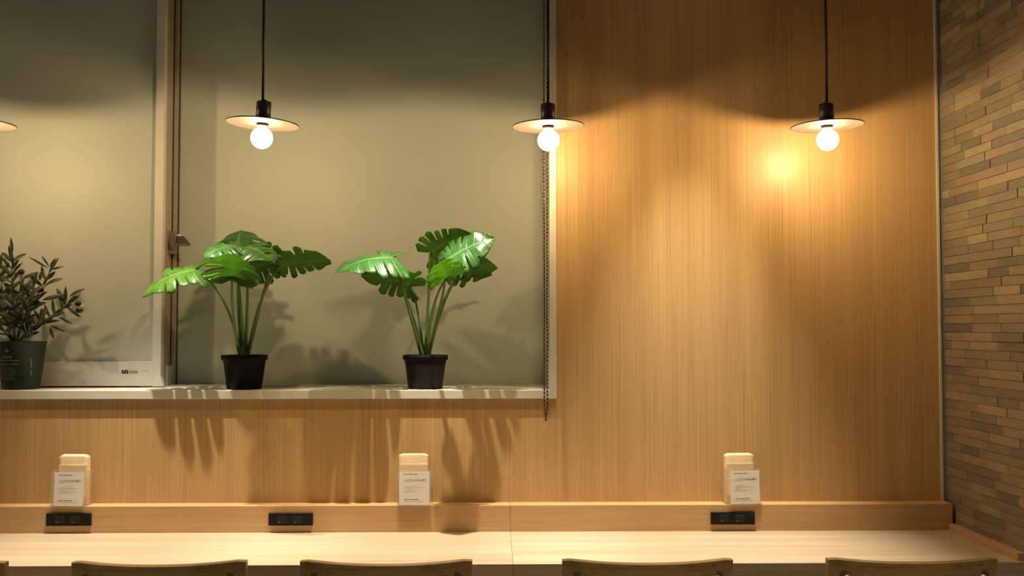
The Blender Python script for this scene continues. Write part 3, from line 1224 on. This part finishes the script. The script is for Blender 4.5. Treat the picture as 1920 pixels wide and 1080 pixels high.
def holder(cx, rot, where, k):
    Yf = 2.7395
    w_, h_, d_ = .0895, .093, .052
    c = at(cx, 945, Yf + .01)
    z0 = UT + .0006
    base = Vector((c.x, Yf + d_ / 2, z0))
    e = empty('acrylic_holder', base, 'clear acrylic card holder standing on the wooden upstand ' + where, 'card holder', 'acrylic holders on the upstand', rz=rot)
    t = .0016
    lean = .006
    hw = w_ / 2

    def slabm(pts_a, pts_b):
        bm_ = bmesh.new()
        A = [bm_.verts.new(p_) for p_ in pts_a]
        B = [bm_.verts.new(p_) for p_ in pts_b]
        bm_.faces.new(A); bm_.faces.new(B[::-1])
        for i in range(4):
            bm_.faces.new((A[i], A[(i + 1) % 4], B[(i + 1) % 4], B[i]))
        return bm_
    yf, yb = -d_ / 2, d_ / 2
    q = [(-hw, yf, 0), (hw, yf, 0), (hw, yf + lean, h_), (-hw, yf + lean, h_)]
    obj('front_panel', slabm(q, [(a, b + t, c_) for a, b, c_ in q]), M_acrylic, e)
    q = [(-hw, yb - t, 0), (hw, yb - t, 0), (hw, yb - t, h_ + .002), (-hw, yb - t, h_ + .002)]
    obj('back_panel', slabm(q, [(a, b + t, c_) for a, b, c_ in q]), M_acrylic, e)
    for s in (-1, 1):
        xx = hw - t if s > 0 else -hw
        q = [(xx, yf + t, 0), (xx, yb - t, 0), (xx, yb - t, h_), (xx, yf + lean + t, h_)]
        obj('side_panel', slabm(q, [(a + t, b, c_) for a, b, c_ in q]), M_acrylic, e)
    obj('bottom_panel', box((-hw + t, yf + t, 0), (hw - t, yb - t, t)), M_acrylic, e)
    # card behind the front panel
    RM = Matrix.Rotation(rot, 4, 'Z')
    tilt = math.atan(lean / h_)
    ce_ = empty('information_card', base + (RM @ Vector((0, yf + t + .0012, t + .0006))), 'white printed notice card inside the acrylic holder ' + where, 'notice card', 'white notice cards in the holders', rz=rot)
    cw, chh = w_ - .010, h_ - .006
    qd = Matrix.Rotation(-tilt, 4, 'X')
    ox = [.002, .0, .003][k]
    bm_ = box((-cw / 2 + ox, 0, 0), (cw / 2 + ox, .0004, chh))
    bm_.transform(qd)
    obj('card_sheet', bm_, M_paper, ce_)
    xl = -cw / 2 + ox + .013
    loc = qd @ Vector((xl - .002, -.0003, chh - .0235))
    text_obj('title_text', 'トレイサービスのご案内', .0054, loc, (R(90) - tilt, 0, 0), M_ink, ce_)
    b1 = bmesh.new()
    bars(b1, xl - .002, xl + .034, chh - .0085, .0026, -.0002, 11 + 0)
    b1.transform(qd)
    obj('header_print', b1, M_ink, ce_)
    b1 = bmesh.new()
    bars(b1, xl, xl + .038, .0125, .0031, -.0002, 12)
    bars(b1, xl, xl + .050, .0085, .0013, -.0002, 13)
    b1.transform(qd)
    obj('footer_print', b1, M_ink, ce_)
    b2 = bmesh.new()
    for z_, x1, hh_ in ((.0620, .050, .0014), (.0585, .018, .0014), (.0485, .030, .0014), (.0435, .048, .0018), (.0395, .020, .0012), (.036, .048, .0012), (.0325, .030, .0012)):
        bars(b2, xl, xl + x1, z_, hh_, -.0002, int(z_ * 1e4))
    b2.transform(qd)
    obj('grey_print', b2, M_ink2, ce_)
    # folded beige papers standing behind the card
    n = 5
    ne = empty('folded_paper_stack', base + (RM @ Vector((0, yb - t - .0145, t + .0006))), 'beige folded papers sticking out of the acrylic holder ' + where, 'folded paper', 'beige folded papers in the holders', rz=rot)
    nw = .077
    top = [.131, .131, .131][k]
    r_ = random.Random(20 + k)
    dx = [.002, -.004, -.0035][k]
    for j in range(n):
        bm_ = bmesh.new()
        hh_ = top - r_.uniform(0, .003)
        y0_ = -.0088 + j * .0035
        # a folded sheet: loop with rounded top fold, slight wave
        secs = []
        NS = 9
        for i in range(NS + 1):
            x = -nw / 2 + nw * i / NS + dx + r_.uniform(-.0002, .0002)
            wv = .0007 * math.sin(i * 1.1 + k * 2 + j)
            edge = .004 * (1 if i in (0, NS) else 0)
            prof = [(y0_, 0), (y0_ + wv * .4, hh_ * .5), (y0_ + wv, hh_ - .004 - edge), (y0_ + .0006 + wv, hh_ - .001 - edge), (y0_ + .0014 + wv, hh_ - edge),
                    (y0_ + .0024 + wv, hh_ - .001 - edge), (y0_ + .0030 + wv, hh_ - .004 - edge), (y0_ + .0030 + wv * .4, hh_ * .5), (y0_ + .0030, 0)]
            secs.append([bm_.verts.new((x, yy, zz)) for yy, zz in prof])
        for i in range(NS):
            for a in range(8):
                f = bm_.faces.new((secs[i][a], secs[i + 1][a], secs[i + 1][a + 1], secs[i][a + 1]))
                f.smooth = True
            bm_.faces.new((secs[i][8], secs[i + 1][8], secs[i + 1][0], secs[i][0]))
        bm_.faces.new(secs[0]); bm_.faces.new(secs[-1][::-1])
        obj('folded_sheet', bm_, M_napkin, ne)
    # short front flap
    bm_ = box((-nw / 2 + dx + .001, -.0110, .02), (nw / 2 + dx - .001, -.0098, top - .027))
    o = obj('front_sheet', bm_, M_napkin, ne); bevel(o, .0004)
    return e


holder(129.5, R(-4), 'at the left, above the leftmost outlet', 0)
holder(777, R(0), 'below the right monstera', 1)
holder(1393, R(5), 'before the wood panel at the right', 2)

# ------------------------------------------------------------------ outlets
def outlet(x0, y0, x1, y1, where, k):
    a = at(x0, y0, UY); b = at(x1, y1, UY)
    c = Vector(((a.x + b.x) / 2, UY, (a.z + b.z) / 2))
    e = empty('power_outlet', c, 'black horizontal double power outlet on the upstand ' + where, 'power outlet', 'black outlets on the upstand')
    hw, hh_ = (b.x - a.x) / 2, (a.z - b.z) / 2
    o = obj('cover_plate', box((-hw, -.008, -hh_), (hw, -.0002, hh_)), M_black, e); bevel(o, .0012)
    m2 = noisy(mat('socket_black', (.012, .011, .011), .4, spec=.3), .1)
    for s in (-1, 1):
        x = s * .0205 - .002
        bm_ = bmesh.new()
        add_box(bm_, (x - .0125, -.0092, -.0095), (x + .0125, -.008, .0095))
        so_ = obj('socket', bm_, m2, e); bevel(so_, .002, 3)
        for q in (-1, 1):
            sl = obj('slot', box((x + q * .0058 - .0011, -.0096, -.0045), (x + q * .0058 + .0011, -.0088, .0045)), mat('slot_dark', (.001, .001, .001), .9), so_)
        sc = bmesh.new()
        add_box(sc, (x - .0075, -.0095, -.0068), (x - .0055, -.0090, -.0056))
        obj('metal_contact', sc, M_alu, so_)


outlet(88.5, 962, 172, 985, 'under the leftmost acrylic holder', 0)
outlet(504.5, 962, 587, 984.5, 'between the left and middle acrylic holders', 1)
outlet(1332, 960, 1414, 982.5, 'under the rightmost acrylic holder', 2)

# ------------------------------------------------------------------ chairs
def make_chair():
    e = empty('dining_chair', (0, 0, 0))
    W_, top = .360, .777
    # curved backrest: ends forward, middle towards the room
    bm_ = bmesh.new()
    NS = 20
    secs = []
    th = .018
    HB = .155
    for i in range(NS + 1):
        u = -1 + 2 * i / NS
        x = u * W_ / 2
        sag = -.028 * (1 - u * u)
        zt_ = top - .0065 * (1 - abs(u) ** 2.6)
        if i in (0, NS):
            zt_ -= .004
        elif i in (1, NS - 1):
            zt_ -= .0003
        zb = top - HB + .022 * (1 - u * u)
        lean = .012
        row = []
        for (yy, zz) in ((-th / 2 + .0, zt_ - .0015), (-th / 2 + .0015, zt_), (th / 2 - .0015, zt_), (th / 2, zt_ - .0015), (th / 2 + lean, zb + .002), (th / 2 + lean - .002, zb), (-th / 2 + lean + .002, zb), (-th / 2 + lean, zb + .002)):
            row.append(bm_.verts.new((x * (1 if zz > zb + .03 else .985), sag + yy, zz)))
        secs.append(row)
    for i in range(NS):
        for k in range(8):
            f = bm_.faces.new((secs[i][k], secs[i + 1][k], secs[i + 1][(k + 1) % 8], secs[i][(k + 1) % 8]))
            f.smooth = False
    bm_.faces.new(secs[0]); bm_.faces.new(secs[-1][::-1])
    obj('backrest', bm_, M_chair, e)
    for s in (-1, 1):
        # round dowel ends let into dark recesses of the back
        xx = s * (W_ / 2 - .036)
        u = xx / (W_ / 2)
        sag = -.028 * (1 - u * u)
        zc = top - .037
        ang = math.atan2(.056 * u / (W_ / 2), 1)
        bm_ = bmesh.new()
        Mx = Matrix.Translation((xx, sag - .0088 + .003, zc)) @ Matrix.Rotation(R(90), 4, 'X')
        add_lathe(bm_, [(0, -.001), (.0135, -.001), (.0135, .0010), (.0115, .0012), (0, .0012)], n=24)
        bm_.transform(Mx)
        rc = obj('dowel_cap', bm_, M_gasket, e)
        bm_ = bmesh.new()
        add_lathe(bm_, [(0, 0), (.0065, 0), (.006, .0016), (0, .0018)], n=20)
        bm_.transform(Matrix.Translation((xx + .001, sag - .0088 + .0022, zc - .004)) @ Matrix.Rotation(R(90), 4, 'X'))
        obj('screw', bm_, M_alu, rc)
        bm_ = bmesh.new()
        add_tube(bm_, [(s * .155, -.01, 0), (s * .15, .03, .42), (s * .146, .012 + sag + .02, .60), (s * .144, .012 + sag + .016, top - .03)], [.012, .016, .014, .011], 12)
        obj('rear_leg', bm_, M_chairleg, e, smooth=True)
        bm_ = bmesh.new()
        add_tube(bm_, [(s * .17, .40, 0), (s * .165, .385, .42)], [.011, .016], 12)
        obj('front_leg', bm_, M_chairleg, e, smooth=True)
        bm_ = bmesh.new()
        add_tube(bm_, [(s * .153, .01, .22), (s * .168, .392, .22)], .008, 10)
        obj('stretcher', bm_, M_chairleg, e, smooth=True)
    bm_ = bmesh.new()
    add_box(bm_, (-.185, .02, .415), (.185, .42, .445))
    o = obj('seat', bm_, M_chair, e); bevel(o, .008, 3)
    return e


def copy_tree(o, parent=None):
    c = o.copy()
    COL.objects.link(c)
    c.parent = parent
    for ch_ in [x for x in bpy.data.objects if x.parent == o and x is not c]:
        copy_tree(ch_, c)
    return c


CHY = 2.20
chairs = [(300.5, 1.0, 'second from the left edge, below the leftmost outlet'),
          (725, 0, 'tucked under the counter below the middle acrylic holder'),
          (1213.5, 0, 'tucked under the counter just left of the rightmost outlet'),
          (1708.5, -.5, 'tucked under the counter next to the mosaic wall'),
          (-150, 0, 'cut off at the left edge, only its right corner showing')]
ch0 = make_chair()
for i, (px, rz, lab) in enumerate(chairs):
    o = ch0 if i == 0 else copy_tree(ch0)
    q = at(px, 1040, CHY)
    o.location = (q.x, CHY, 0)
    o.rotation_euler = (0, 0, R(rz))
    tag(o, 'dark brown wooden chair ' + lab, 'chair', 'dark wooden chairs at the counter')
